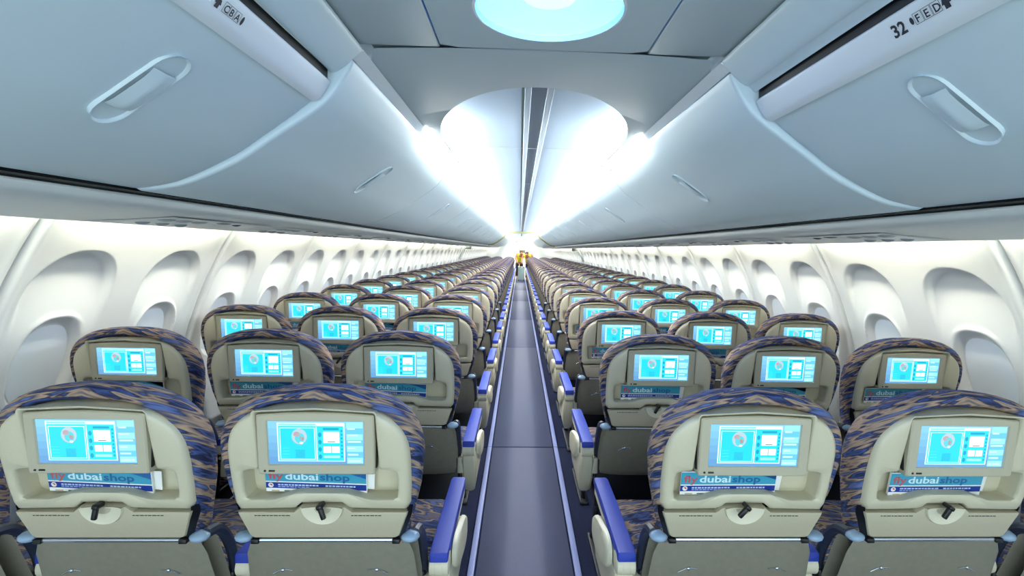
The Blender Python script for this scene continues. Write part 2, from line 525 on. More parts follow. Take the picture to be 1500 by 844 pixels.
def square_ring(j, x0, x1, y0, y1, cx, cy, n=48):
    a = 2 * PI * j / n; c, s_ = math.cos(a), math.sin(a); t = 1e9
    if c > 1e-9: t = min(t, (x1 - cx) / c)
    if c < -1e-9: t = min(t, (x0 - cx) / c)
    if s_ > 1e-9: t = min(t, (y1 - cy) / s_)
    if s_ < -1e-9: t = min(t, (y0 - cy) / s_)
    return cx + t * c, cy + t * s_


sq = [square_ring(j, -0.253, 0.253, LY - 0.35, BY0 - 0.002, 0, LY) for j in range(48)]
mb = MB().grid([[(x, y, ZC) for x, y in sq], [(x, y, ZC) for x, y in hole], [(x, y, ZC + 0.02) for x, y in hole]], True, flip=True)
ob('ceiling_panel', mb.mesh('ceiling_panel', M['ceil']), ceil)
ob('ceiling_panel', slab(-0.253, 0.253, -0.6, LY - 0.352, ZC).mesh('ceiling_panel', M['ceil']), ceil)
for sg in (-1, 1):
    x0, x1 = sorted((sg * 0.257, sg * 0.462))
    ob('ceiling_panel', slab(x0, x1, -0.6, BY0 - 0.002, ZC - 0.002).mesh('ceiling_panel', M['ceil']), ceil)
ob('ceiling_backing', slab(-0.62, 0.62, -0.6, BY0, ZC + 0.12, 0.01).mesh('ceiling_backing', M['black']), ceil)
# transition panel with elliptical mouth
rows_o, rows_i = [], []
N = 60
EY, EA, EB = 2.36, 0.402, 0.785
mouth = [(EA * math.cos(PI - PI * j / N), EY - EB * math.sin(PI - PI * j / N)) for j in range(N + 1)]


def tr_z(x): return ZC - 0.012 * (abs(x) / 0.447) ** 3
outer = []
for x, y in mouth:
    t = (x / EA)
    # outer edge: straight sides and rear edge
    a = math.atan2((EY - y) / EB, x / EA)
    c, s_ = math.cos(a), math.sin(a)
    tt = min(0.447 / max(abs(c), 1e-6), (EY - BY0) / max(s_, 1e-6))
    outer.append((c * tt, EY - s_ * tt))
mb = MB().grid([[(x, y, tr_z(x)) for x, y in outer], [(x * 1.0 + (ox - x) * 0.04, y + (oy - y) * 0.04, tr_z(x)) for (x, y), (ox, oy) in zip(mouth, outer)], [(x, y, tr_z(x) + 0.004) for x, y in mouth], [(x, y, tr_z(x) + 0.03) for x, y in mouth]], flip=True)
ob('ceiling_mouth_panel', mb.mesh('ceiling_mouth_panel', M['ceil']), ceil)
mb = MB().grid([[(x, y, tr_z(x) + 0.045) for x, y in outer], [(x, y, tr_z(x) + 0.03) for x, y in mouth]])
ob('ceiling_mouth_back', mb.mesh('ceiling_mouth_back', M['ceil']), ceil)
# vault
ZV = 2.03
vault_prof = catmull([(0.535, 1.90), (0.53, 1.95), (0.50, 1.985), (0.44, 2.010), (0.34, 2.024), (0.2, 2.030), (0.056, ZV)], 5)
vy = [BY0] + [3.10 + 1.668 * k for k in range(8)]
RING_Y = 14.75
vy = [v for v in vy if v < RING_Y - 0.5] + [RING_Y, RING_Y + 2.4, RING_Y + 4.8, RING_Y + 7.2, Y_END + 0.3]
for a, b in zip(vy[:-1], vy[1:]):
    for sg in (-1, 1):
        ob('vault_panel', MB().grid(extrude_profile(vault_prof, a + 0.004, b - 0.004, sg), flip=(sg < 0)).mesh('vault_panel', M['vault']), ceil)
    jp = [(x, b - 0.007, z - 0.003) for x, z in vault_prof]
    full = [(-x, z) for x, z in vault_prof] + [(x, z) for x, z in vault_prof[::-1]]
    ob('joint_strip', MB().grid([[(x, b - 0.008, z - 0.002) for x, z in full], [(x, b + 0.008, z - 0.002) for x, z in full]]).mesh('joint_strip', M['rail']), ceil)
ob('centre_channel', slab(-0.03 + 0.012, 0.03 + 0.012, BY0 + 0.1, Y_END, ZV + 0.012).mesh('centre_channel', M['greych']), ceil)
for sg in (-1, 1):
    x0, x1 = sorted((0.012 + sg * 0.030, 0.012 + sg * 0.056))
    ob('centre_rail', slab(x0, x1, BY0 + 0.1, Y_END, ZV - 0.008).mesh('centre_rail', M['rail']), ceil)
ob('vault_end', MB().poly([(-0.56, BY0, 1.935), (0.56, BY0, 1.935), (0.56, BY0, 2.05), (-0.56, BY0, 2.05)]).mesh('vault_end', M['vault'], False), ceil)

th0 = math.asin((1.60 - ZW) / RW); crp = [((RW + 0.06) * math.cos(th0 + (PI - 2 * th0) * j / 24), ZW + (RW + 0.06) * math.sin(th0 + (PI - 2 * th0) * j / 24)) for j in range(25)]
ob('crown_lining', MB().grid([[(x, y, z) for x, z in crp] for y in (-0.9, Y_END + 4)]).mesh('crown_lining', M['ceil']), ceil)

# cove ledges and lights
ledge_prof = [(0.470, 1.880), (0.452, 1.8905), (0.440, 1.8965), (0.408, 1.906), (0.404, 1.912), (0.408, 1.916), (0.47, 1.905)]
for sg in (-1, 1):
    ob('cove_ledge', MB().grid(extrude_profile(ledge_prof, EY - 0.02, Y_END, sg), True, True, True, flip=(sg < 0)).mesh('cove_ledge', M['rail']), ceil)
    ob('cove_edge', MB().grid(extrude_profile([(0.470, 1.880), (0.452, 1.8905), (0.440, 1.8965), (0.47, 1.905)], BY0, EY - 0.02, sg), True, True, True, flip=(sg < 0)).mesh('cove_edge', M['rail']), ceil)
k = 0
while BY0 + BL * k < Y_END - 1:
    for sg in (-1, 1):
        ya = BY0 + BL * k + 0.03 if k else 2.10
        yb = BY0 + BL * (k + 1) - 0.03
        r = bpy.data.objects.new('cove_light', None); COL.objects.link(r)
        tag(r, 'bright white cove light over the %s long overhead bin, %s side' % (ORD[k], SIDE[sg]), 'light', 'cove lights')
        mb = MB().grid([[(sg * 0.4545, y, 1.8875), (sg * 0.4100, y, 1.9045)] for y in (ya, yb)], flip=(sg > 0))
        ob('lens', mb.mesh('lens', M['cove_down'], False), r)  # underside of the ledge made to glow, added to light the bins
        mb = MB().grid([[(sg * 0.455, y, 1.916), (sg * 0.490, y, 1.940)] for y in (ya, yb)], flip=(sg < 0))
        ob('led_strip', mb.mesh('led_strip', M['cove_up'], False), r)
    k += 1

# round ceiling lamp
rl = bpy.data.objects.new('round_ceiling_lamp', None); COL.objects.link(rl); rl.location = (0, LY, ZC)
tag(rl, 'round cyan-blue recessed lamp in the low rear ceiling', 'lamp')


def disc_ring(r0, z0, r1, z1, n=48): return [[(r * math.cos(2 * PI * j / n), r * math.sin(2 * PI * j / n), z) for j in range(n)] for r, z in ((r0, z0), (r1, z1))]


ob('rim', MB().grid([disc_ring(0.158, 0.0, 0.152, -0.002)[0], disc_ring(0.158, 0, 0.152, -0.002)[1], disc_ring(0.150, 0.01, 0, 0)[0]], True, flip=True).mesh('rim', M['rail']), rl)
ob('glow_ring', MB().grid(disc_ring(0.151, 0.010, 0.055, 0.035), True, flip=True).mesh('glow_ring', M['lampring']), rl)
ob('core', MB().grid(disc_ring(0.055, 0.028, 0.01, 0.026), True, False, True, flip=True).mesh('core', M['lampcore']), rl)

# section ring, far end
trg = struct(bpy.data.objects.new('trim_3', None)); COL.objects.link(trg); trg['label'] = 'cream section trim ring around bins and vault'
for sg in (-1, 1):
    rp = [(sg * (x - 0.012), RING_Y, z - 0.012) for x, z in bin_prof]
    ob('bin_trim', MB().tube(rp, 0.022, 6).mesh('bin_trim', M['creamtrim']), trg)
    ob('exit_marker', MB().rbox((sg * 0.34 - 0.07, RING_Y - 0.02, 1.835), (sg * 0.34 + 0.07, RING_Y + 0.04, 1.87), 0.01).mesh('exit_marker', M['creamtrim']), trg)
ob('cross_bar', MB().rbox((-0.47, RING_Y - 0.05, 1.88), (0.47, RING_Y + 0.05, 1.93), 0.012).mesh('cross_bar', M['creamtrim']), trg)
for sg in (-1, 1):
    st = ob('exit_post', None, None, (sg * 1.36, 13.3, 0))
    tag(st, 'grey exit frame post against the sidewall on the %s side' % SIDE[sg], 'post')
    pp = [wall_pt(0, z, -0.03, sg) for z in (1.15, 1.25, 1.35, 1.42, 1.47)]
    ob('frame_rib', MB().tube([(x - sg * 1.36, y, z) for x, y, z in pp], 0.03, 6).mesh('frame_rib', M['psugrey']), st)
    ob('sign_box', MB().rbox((-0.07, -0.05, 1.405), (0.07, 0.05, 1.475), 0.01).mesh('sign_box', M['psugrey']), st)

# front bulkhead with doorway, galley wall
fb = struct(bpy.data.objects.new('wall_front', None)); COL.objects.link(fb); fb['label'] = 'white front bulkheads either side of the aisle'
YB = Y_END + 0.2
for sg in (-1, 1):
    x0, x1 = sorted((sg * 0.33, sg * 1.78))
    ob('bulkhead', MB().rbox((x0, YB, 0), (x1, YB + 0.05, 2.1), 0.01).mesh('bulkhead', M['wall']), fb)
ob('bulkhead_header', MB().rbox((-0.33, YB, 1.86), (0.33, YB + 0.05, 2.1), 0.01).mesh('bulkhead_header', M['wall']), fb)
ob('end_wall', MB().rbox((-1.2, YB + 3.6, 0), (1.2, YB + 3.65, 2.1), 0.01).mesh('end_wall', M['wall']), fb)
for sg in (-1, 1):
    x0, x1 = sorted((sg * 0.75, sg * 0.80))
    ob('galley_wall', MB().rbox((x0, YB + 0.05, 0), (x1, YB + 3.6, 2.1), 0.01).mesh('galley_wall', M['wall']), fb)
ob('galley_ceiling', MB().rbox((-0.8, YB + 0.05, 2.08), (0.8, YB + 3.6, 2.1), 0.01).mesh('galley_ceiling', M['wall']), fb)
gl = bpy.data.objects.new('galley_lamp', None); COL.objects.link(gl); gl.location = (0, YB + 1.5, 2.069)
tag(gl, 'square white ceiling lamp beyond the front doorway', 'lamp')
ob('housing', MB().rbox((-0.34, -0.64, -0.01), (0.34, 0.64, 0.01), 0.005).mesh('housing', M['rail']), gl)
ob('diffuser', MB().rbox((-0.3, -0.6, -0.02), (0.3, 0.6, -0.01), 0.004).mesh('diffuser', M['cove_down']), gl)
gc = bpy.data.objects.new('galley_cabinet', None); COL.objects.link(gc); gc.location = (0.07, YB + 3.3, 0)
tag(gc, 'cream galley cabinet with two dark windows beyond the front doorway', 'cabinet')
ob('body', MB().rbox((-0.30, 0, 0), (0.30, 0.28, 1.9), 0.02).mesh('body', M['cream']), gc)
ob('oven_window', MB().rbox((-0.14, -0.012, 1.46), (0.16, 0.0, 1.62), 0.01).mesh('oven_window', M['psugrey']), gc)
ob('oven_window', MB().rbox((-0.14, -0.012, 1.18), (0.16, 0.0, 1.40), 0.01).mesh('oven_window', M['dark']), gc)

# ------------------------------------------------------------------ passenger service units
pn = Vector((-0.062, 0, -1)).normalized()


def psu_meshes(sg):
    def pz(x): # rail height at x
        for a, b in zip(psu_prof[:-1], psu_prof[1:]):
            if a[0] <= x <= b[0]: return a[1] + (b[1] - a[1]) * (x - a[0]) / (b[0] - a[0] + 1e-9)
        return 1.48
    def dome(cx, cy, rx, ry, h, off=0.002):
        mb = MB(); rows = []
        for q, dz in ((1.0, -off), (0.97, off), (0.7, off + h * 0.6), (0.35, off + h * 0.9), (0.06, off + h)):
            rows.append([(sg * (cx + rx * q * math.cos(2 * PI * j / 20)), cy + ry * q * math.sin(2 * PI * j / 20), pz(cx + rx * q * math.cos(2 * PI * j / 20)) - dz) for j in range(20)])
        return mb.grid(rows, True, False, True, flip=(sg > 0))
    plate = MB()
    rows = []
    for k in range(9):
        x = 1.07 + 0.26 * k / 8
        rows.append([(sg * x, -0.30, pz(x) - 0.0015), (sg * x, -0.294, pz(x) - 0.003), (sg * x, 0.294, pz(x) - 0.003), (sg * x, 0.30, pz(x) - 0.0015)])
    plate.grid(rows, flip=(sg < 0))
    out = [('plate', plate.mesh('plate', M['psu']))]
    for cy in (-0.24, -0.16, -0.08): out.append(('reading_light', dome(1.13, cy, 0.026, 0.034, 0.007).mesh('reading_light', M['psugrey'])))
    for cy in (-0.20, -0.11, -0.02): out.append(('air_vent', dome(1.23, cy, 0.022, 0.022, 0.010).mesh('air_vent', M['greych'])))
    out.append(('sign_panel', dome(1.11, 0.03, 0.02, 0.045, 0.004).mesh('sign_panel', M['dark'])))
    out.append(('call_button', dome(1.12, 0.13, 0.016, 0.022, 0.006).mesh('call_button', M['hingearm'])))
    sp = MB()
    for a in range(7):
        for b in range(5):
            x = 1.15 + b * 0.018; y = 0.12 + a * 0.018
            sp.poly([(sg * (x + 0.004 * math.cos(2 * PI * j / 6)), y + 0.004 * math.sin(2 * PI * j / 6), pz(x) - 0.0036) for j in range(6)])
    out.append(('speaker_grille', sp.mesh('speaker_grille', M['dark'], False)))
    return out


for sg in (-1, 1):
    pm = psu_meshes(sg)
    for row in range(12):
        r = bpy.data.objects.new('passenger_service_unit', None); COL.objects.link(r); r.location = (0, 1.22 + P * (row + 0.85), 0)
        tag(r, 'overhead reading light and vent panel above the %s seat row, %s side' % (ORD[row + 1], SIDE[sg]), 'service panel', 'passenger service units')
        for n, me in pm[:(9 if row < 6 else 5)]: ob(n, me, r)

# ------------------------------------------------------------------ seats
TAN = 0.268


def yo(z): return (1.06 - z) * TAN


def half_to_loop(h):   # right half bottom->top, (x,z)
    return h + [(-x, z) for x, z in h[::-1] if x > 1e-6]


def outline(pts, z0, hgt, n, steps=12):
    w = pts[-1][0]; out = list(pts[:-1]) if pts[-1][1] == z0 else list(pts)
    for k in range(steps + 1):
        a = PI / 2 * k / steps
        out.append((w * math.cos(a) ** (2 / n), z0 + hgt * math.sin(a) ** (2 / n)))
    out[-1] = (0.0, z0 + hgt)
    return half_to_loop(out)


cush = outline([(0.158, 0.690), (0.176, 0.735), (0.192, 0.80), (0.211, 0.88), (0.219, 0.950)], 0.950, 0.166, 2.5)
rows = []
for dy, ins in ((0.062, 0.034), (0.030, 0.030), (0.016, 0.022), (0.014, 0.012), (0.018, 0.004), (0.032, 0.0), (0.055, 0.0), (0.078, 0.003), (0.096, 0.012), (0.107, 0.03), (0.110, 0.06)):
    rows.append([(x * (1 - ins / 0.2), yo(z) + dy, 0.91 + (z - 0.91) * (1 - ins / 0.22)) for x, z in cush])
ME_cushion = MB().grid(rows, True, True, True, flip=True).mesh('back_cushion', M['fabric'], angle=70)

# shell with niche for the monitor and pocket
CZ = 0.905
sh_half = [(0.0, 0.843), (0.050, 0.843), (0.066, 0.8295), (0.186, 0.8295), (0.193, 0.845), (0.1965, 0.885), (0.197, 0.945)]
sh = list(sh_half[:-1])
for k in range(15):
    a = PI / 2 * k / 14; sh.append((0.197 * math.cos(a) ** (2 / 2.9), 0.945 + 0.136 * math.sin(a) ** (2 / 2.9)))
shell_poly = sh[:-1] + [(0.0, 1.081)] + [(-x, z) for x, z in sh[:-1][::-1] if x > 1e-6]
hh = [(0.0, 0.8735), (0.055, 0.8725), (0.075, 0.867), (0.095, 0.8595), (0.110, 0.857), (0.155, 0.857), (0.164, 0.8615), (0.1665, 0.875), (0.1665, 0.915), (0.163, 0.926), (0.152, 0.9305), (0.131, 0.932), (0.1275, 0.937), (0.1258, 1.060), (0.122, 1.0645), (0.0, 1.071)]
hole_poly = hh[:-1] + [hh[-1]] + [(-x, z) for x, z in hh[:-1][::-1] if x > 1e-6]


def ray_r(poly, a):
    c, s_ = math.cos(a), math.sin(a); best = 0
    for i in range(len(poly)):
        x1, z1 = poly[i]; x2, z2 = poly[(i + 1) % len(poly)]
        z1 -= CZ; z2 -= CZ
        dx, dz = x2 - x1, z2 - z1
        den = c * dz - s_ * dx
        if abs(den) < 1e-12: continue
        t = (x1 * dz - z1 * dx) / den; q = (x1 * s_ - z1 * c) / den
        if -1e-6 <= q <= 1 + 1e-6 and t > best: best = t
    return best


angs = sorted(set([round(math.atan2(z - CZ, x), 4) for x, z in shell_poly + hole_poly] + [round(-PI + 2 * PI * k / 48, 4) for k in range(48)]))
rows = []
ro = [ray_r(shell_poly, a) for a in angs]; ri = [ray_r(hole_poly, a) for a in angs]
for kind, d, dy in ((0, 0.0, 0.045), (0, 0.0, 0.016), (0, 0.005, 0.005), (0, 0.013, 0.0), (1, -0.006, 0.0), (1, -0.002, 0.002), (1, 0.0, 0.008), (1, 0.003, 0.046)):
    R_ = []
    for a, o_, i_ in zip(angs, ro, ri):
        r_ = (o_ - d) if kind == 0 else (i_ - d)
        if kind == 0: r_ = max(r_, i_ + 0.007)
        z = CZ + r_ * math.sin(a); R_.append((r_ * math.cos(a), yo(z) + dy, z))
    rows.append(R_)
ME_shell = MB().grid(rows, True, True, True).mesh('back_shell', M['shell'], angle=50)

# monitor
MT = 0.14


def my(z): return 0.003 + (1.064 - z) * MT


def rect_ring(x0, x1, z0, z1, arch, dy, r=0.004):
    pts = []
    for cx, cz, a0 in ((x1 - r, z1 - r, 0), (x0 + r, z1 - r, 90), (x0 + r, z0 + r, 180), (x1 - r, z0 + r, 270)):
        seg = []
        for k in range(4):
            a = math.radians(a0 + 30 * k); seg.append((cx + r * math.cos(a), cz + r * math.sin(a)))
        pts += seg
        if a0 == 0:
            for q in (0.5, 0.0, -0.5): pts.append((x1 * q, z1 + arch * (1 - q * q)))
    return [(x, my(z) + dy, z) for x, z in pts]


def ring_screen(x0, x1, z0, z1, dy):
    return rect_ring(x0, x1, z0, z1, 0.0, dy, 0.0015)


SX, SZ0, SZ1 = 0.1005, 0.9485, 1.0455
rows = [rect_ring(-0.1235, 0.1235, 0.926, 1.060, 0.006, 0.03), rect_ring(-0.1235, 0.1235, 0.926, 1.060, 0.006, 0.003), rect_ring(-0.121, 0.121, 0.9285, 1.0575, 0.006, 0.0),
        ring_screen(-SX - 0.002, SX + 0.002, SZ0 - 0.002, SZ1 + 0.002, 0.0), ring_screen(-SX, SX, SZ0, SZ1, 0.004)]
ME_monitor = MB().grid(rows, True, True, True).mesh('monitor', M['bezel'], angle=35)
mb = MB().rbox((-0.1115, my(0.935) - 0.002, 0.932), (-0.1065, my(0.935) + 0.004, 0.937), 0.002).rbox((-0.101, my(0.935) - 0.0015, 0.9325), (-0.088, my(0.935) + 0.004, 0.9365), 0.001)
ME_jack = mb.mesh('headphone_jack', M['black'])


ME_gap_shade = MB().rbox((-0.126, 0.028, 0.936), (0.126, 0.040, 1.068), 0.004).mesh('gap_shade_plate', M['black'])  # black plate added so the gap round the monitor reads as deep shade


def screen_mesh():
    mb = MB(); lay = [0]

    def pt(u, v): 
        z = SZ0 + v * (SZ1 - SZ0); return (-SX + u * 2 * SX, my(z) + 0.0036 - lay[0] * 0.00012, z)

    def rect(u0, v0, u1, v1, col): mb.poly([pt(u0, v0), pt(u1, v0), pt(u1, v1), pt(u0, v1)], col)

    def oval(cu, cv, ru, rv, col, n=18): mb.poly([pt(cu + ru * math.cos(2 * PI * j / n), cv + rv * math.sin(2 * PI * j / n)) for j in range(n)], col)
    for j in range(6): rect(0, j / 6, 1, (j + 1) / 6, (92 + 6 * j, 148 + 8 * j, 196 + 4 * j))
    lay[0] = 1
    for j in range(7):
        rect(0.82, 0.02 + j * 0.137, 0.99, 0.02 + (j + 1) * 0.137, ((96, 186, 214) if j % 2 else (140, 214, 230)))
    rect(0.095, 0.065, 0.80, 0.965, (214, 250, 252))
    lay[0] = 2
    rect(0.107, 0.085, 0.788, 0.89, (38, 204, 226))
    rect(0.11, 0.905, 0.5, 0.945, (120, 222, 236))
    for j in range(6): rect(0.83, 0.06 + j * 0.15, 0.97 - (j % 3) * 0.03, 0.10 + j * 0.15, (186, 234, 242))
    lay[0] = 3
    rect(0.12, 0.11, 0.49, 0.85, (214, 250, 252)); rect(0.50, 0.09, 0.51, 0.87, (222, 252, 253))
    lay[0] = 4
    rect(0.128, 0.125, 0.482, 0.835, (34, 200, 224))
    for j in range(4): rect(0.14, 0.16 + j * 0.07, 0.22, 0.175 + j * 0.07, (96, 222, 236))
    rect(0.28, 0.15, 0.38, 0.34, (44, 168, 196))
    oval(0.33, 0.63, 0.095, 0.21, (70, 190, 214))
    for j in range(4): oval(0.54, 0.18 + j * 0.17, 0.018, 0.055, (16, 150, 184), 10)
    lay[0] = 5
    oval(0.325, 0.65, 0.08, 0.18, (168, 190, 200)); 
    rect(0.575, 0.50, 0.745, 0.76, (244, 250, 250)); rect(0.575, 0.27, 0.655, 0.42, (236, 250, 250)); rect(0.665, 0.27, 0.745, 0.42, (236, 250, 250))
    rect(0.575, 0.80, 0.74, 0.85, (24, 150, 182)); rect(0.575, 0.15, 0.745, 0.21, (150, 234, 244))
    for j in range(8): rect(0.76, 0.16 + j * 0.085, 0.778, 0.21 + j * 0.085, (18, 156, 190))
    lay[0] = 6
    oval(0.33, 0.61, 0.05, 0.12, (78, 196, 206)); oval(0.30, 0.70, 0.035, 0.06, (170, 150, 158)); oval(0.35, 0.60, 0.022, 0.05, (176, 120, 124)); oval(0.345, 0.50, 0.02, 0.03, (226, 210, 200))
    for j in range(3): rect(0.58, 0.55 + j * 0.06, 0.74, 0.556 + j * 0.06, (180, 220, 226))
    rect(0.62, 0.515, 0.70, 0.535, (40, 130, 150))
    return mb.mesh('screen', M['screen'], False)


ME_screen = screen_mesh()
# a dark glossy surround strip is part of the print above

# tray table
tr_half = [(0.158, 0.7565), (0.1645, 0.760), (0.168, 0.766), (0.176, 0.79), (0.1855, 0.817), (0.1875, 0.825), (0.064, 0.825), (0.049, 0.8385), (0.0, 0.8385)]
tr_poly = half_to_loop(tr_half)
TCZ = 0.80
rows = []
for dy, ins in ((0.026, 0.0), (0.006, 0.0), (0.001, 0.002), (0.0, 0.005)):
    R_ = []
    for x, z in tr_poly:
        k = 1 - ins / 0.16
        zz = TCZ + (z - TCZ) * (1 - ins / 0.042)
        R_.append((x * k, yo(zz) + dy - 0.001, zz))
    rows.append(R_)
ME_tray = MB().grid(rows, True, True, True).mesh('tray_table', M['tray'], angle=35)
rows = []
for q, dy in ((1.0, -0.0005), (0.97, -0.006), (0.8, -0.003), (0.5, 0.0), (0.1, 0.001)):
    R_ = []
    for j in range(25):
        a = PI + PI * j / 24
        z = 0.8375 + 0.042 * q * math.sin(a); R_.append((0.046 * q * math.cos(a), yo(z) + dy - 0.0012, z))
    rows.append(R_)
ME_dish = MB().grid(rows, flip=False).mesh('finger_dish', M['cream'], angle=60)
ME_note = []
for x0, n_ in ((-0.150, 9), (0.062, 8)):
    x = x0; mb = MB()
    for j in range(n_):
        wd = 0.005 + 0.004 * ((j * 7) % 3) / 2
        mb.poly([(xx, yo(zz) - 0.0016, zz) for xx, zz in ((x, 0.8155), (x + wd, 0.8155), (x + wd, 0.8175), (x, 0.8175))]); x += wd + 0.0018
    ME_note.append(mb.mesh('placard_print', M['ink'], False))
ME_latch = MB().rbox((-0.007, -0.020, -0.004), (0.007, 0.004, 0.006), 0.003).rbox((-0.0055, -0.018, -0.028), (0.0055, -0.009, 0.0), 0.003).mesh('latch', M['black'])
zb = 0.748
ME_bar = MB().tube([(-0.150, yo(zb) + 0.006, zb), (0.150, yo(zb) + 0.006, zb)], 0.0045, 8).mesh('tray_bar', M['steel'])
ME_clip = {}
for sg in (-1, 1):
    mb = MB(); mb.rbox((sg * 0.158 - 0.009, yo(zb) - 0.002, zb - 0.006), (sg * 0.158 + 0.009, yo(zb) + 0.014, zb + 0.005), 0.002)
    ME_clip[sg] = mb.mesh('bar_clip', M['black'])
# hinge covers
ME_hinge, ME_harm = {}, {}
for sg in (-1, 1):
    ME_hinge[sg] = MB().ell((sg * 0.187, yo(zb) + 0.015, zb + 0.004), (0.022, 0.02, 0.0115)).mesh('hinge_cover', M['hinge'])
    path = [(sg * 0.196, yo(zb) + 0.022, zb + 0.006), (sg * 0.197, 0.15, 0.742), (sg * 0.197, 0.19, 0.70), (sg * 0.196, 0.225, 0.63), (sg * 0.196, 0.24, 0.55)]
    ME_harm[sg] = MB().tube(catmull(path, 4), 0.0125, 8).mesh('hinge_arm', M['hingearm'])
# lower back cover
lows = []
for z, hw, dy in ((0.758, 0.160, 0.020), (0.746, 0.176, 0.008), (0.70, 0.192, 0.008), (0.62, 0.198, 0.014), (0.56, 0.196, 0.026), (0.535, 0.190, 0.034), (0.525, 0.176, 0.05)):
    lows.append([(hw * t, yo(z) + dy + 0.016 * abs(t) ** 6, z) for t in (-1, -0.96, -0.85, -0.6, -0.3, 0, 0.3, 0.6, 0.85, 0.96, 1)])
back = [[(x, y + 0.05, z) for x, y, z in r_] for r_ in lows]
ME_lower = MB().grid(lows, flip=True).grid(back).mesh('lower_back_cover', M['lower'])
ME_stud = {}
for sg in (-1, 1):
    mb = MB(); mb.tube(catmull([(sg * 0.132, yo(0.655) + 0.011, 0.652), (sg * 0.108, yo(0.66) + 0.009, 0.664), (sg * 0.086, yo(0.665) + 0.010, 0.662)], 3), 0.0012, 5)
    mb.ell((sg * 0.108, yo(0.66) + 0.008, 0.664), (0.005, 0.004, 0.004), 8, 6)
    ME_stud[sg] = mb.mesh('pocket_stitch', M['steel'])
# black side strip beside tray
ME_side = {}
for sg in (-1, 1):
    mb = MB(); mb.grid([[(sg * (w_ - 0.004), yo(z) + 0.004, z), (sg * (w_ + 0.006), yo(z) + 0.016, z), (sg * (w_ + 0.004), yo(z) + 0.045, z)] for z, w_ in ((0.836, 0.1905), (0.815, 0.188), (0.79, 0.180), (0.755, 0.168))], flip=(sg > 0))
    ME_side[sg] = mb.mesh('side_strip', M['black'])
# seat cushion
ME_seat = MB().rbox((-0.204, 0.245, 0.43), (0.204, 0.755, 0.535), 0.035, 5).mesh('seat_cushion', M['fabric'], angle=70)
ME_pan = MB().rbox((-0.2, 0.22, 0.36), (0.2, 0.70, 0.432), 0.01).rbox((-0.205, 0.215, 0.38), (0.205, 0.245, 0.60), 0.01).mesh('seat_pan', M['black'])
# armrest
AX = 0.2395


def pad_mesh():
    rows = []
    for y, ins, dz in ((0.190, 0.004, -0.010), (0.192, 0.001, -0.001), (0.20, 0.0, 0.0), (0.45, 0.0, 0.003), (0.61, 0.0, 0.0), (0.63, 0.002, -0.004), (0.640, 0.008, -0.014)):
        w_ = 0.0235 - ins; z1 = 0.658 + dz; z0 = 0.634
        rows.append([(w_, y, z0), (w_, y, z1 - 0.005), (w_ - 0.0015, y, z1 - 0.0015), (w_ - 0.005, y, z1), (-w_ + 0.005, y, z1), (-w_ + 0.0015, y, z1 - 0.0015), (-w_, y, z1 - 0.005), (-w_, y, z0)])
    return MB().grid(rows, True, True, True, flip=True).mesh('armrest_pad', M['pad'], angle=30)


ME_pad = pad_mesh()
rows = []
for x in (-0.0245, -0.0225, -0.010, -0.009, 0.009, 0.010, 0.0225, 0.0245):
    q = 0.9 if abs(x) > 0.024 else (0.975 if abs(x) in (0.010,) else 1.0)
    rows.append([(x, 0.222 + 0.030 * q * math.cos(2 * PI * j / 20), 0.616 + 0.028 * q * math.sin(2 * PI * j / 20)) for j in range(20)])
ME_cap = MB().grid(rows, True, True, True, flip=True).rbox((-0.022, 0.21, 0.605), (0.022, 0.615, 0.636), 0.006).mesh('armrest_body', M['cream'], angle=30)
# aisle end panel under armrest
rows = []
for z, y0, y1, w0, w1 in ((0.592, 0.205, 0.50, -0.026, 0.026), (0.575, 0.20, 0.53, -0.027, 0.03), (0.50, 0.215, 0.56, -0.025, 0.032), (0.44, 0.25, 0.55, -0.022, 0.024), (0.415, 0.29, 0.52, -0.018, 0.016)):
    c = 0.008
    rows.append([(w0 + c, y0, z), (w1 - c, y0, z), (w1, y0 + c, z), (w1, y1 - c, z), (w1 - c, y1, z), (w0 + c, y1, z), (w0, y1 - c, z), (w0, y0 + c, z)])
ME_end = MB().grid(rows, True, True, True, flip=True).rbox((-0.045, 0.21, 0.52), (-0.02, 0.26, 0.585), 0.006).mesh('end_panel', M['shell'], angle=35)
rows = []
for q, dx in ((1.0, 0.026), (0.99, 0.034), (0.92, 0.040), (0.6, 0.042), (0.1, 0.042)):
    R_ = []
    for j in range(28):
        a = 2 * PI * j / 28; ca, sa = math.cos(a), math.sin(a)
        yy = 0.150 * q * math.copysign(abs(ca) ** 0.7, ca); zz = 0.052 * q * math.copysign(abs(sa) ** 0.7, sa)
        R_.append((dx, 0.40 + yy * 0.97 - zz * 0.1, 0.575 + zz - yy * 0.22))
    rows.append(R_)
ME_cover = MB().grid(rows, True, False, True, flip=True).mesh('side_cover', M['cream'], angle=50)
# mirrored versions for seats whose aisle is on the left
def mirrored(me, nm):
    m2 = me.copy(); m2.name = nm
    m2.transform(Matrix.Scale(-1, 4, (1, 0, 0))); m2.flip_normals(); return m2


ME_endL, ME_coverL = mirrored(ME_end, 'end_panel'), mirrored(ME_cover, 'side_cover')
ME_bracket = MB().rbox((-0.020, 0.21, 0.50), (0.020, 0.30, 0.592), 0.008).ell((-0.019, 0.209, 0.578), (0.006, 0.007, 0.006), 8, 6).ell((0.019, 0.209, 0.578), (0.006, 0.007, 0.006), 8, 6).mesh('armrest_bracket', M['shell'], angle=35)
mb = MB().tube([(0, 0.30, 0.005), (0, 0.33, 0.2), (0, 0.30, 0.42)], 0.016, 8).tube([(0, 0.66, 0.005), (0, 0.58, 0.2), (0, 0.50, 0.40)], 0.016, 8).rbox((-0.025, 0.25, 0.0), (0.025, 0.70, 0.02), 0.006)
ME_leg = mb.mesh('leg_frame', M['dark'])
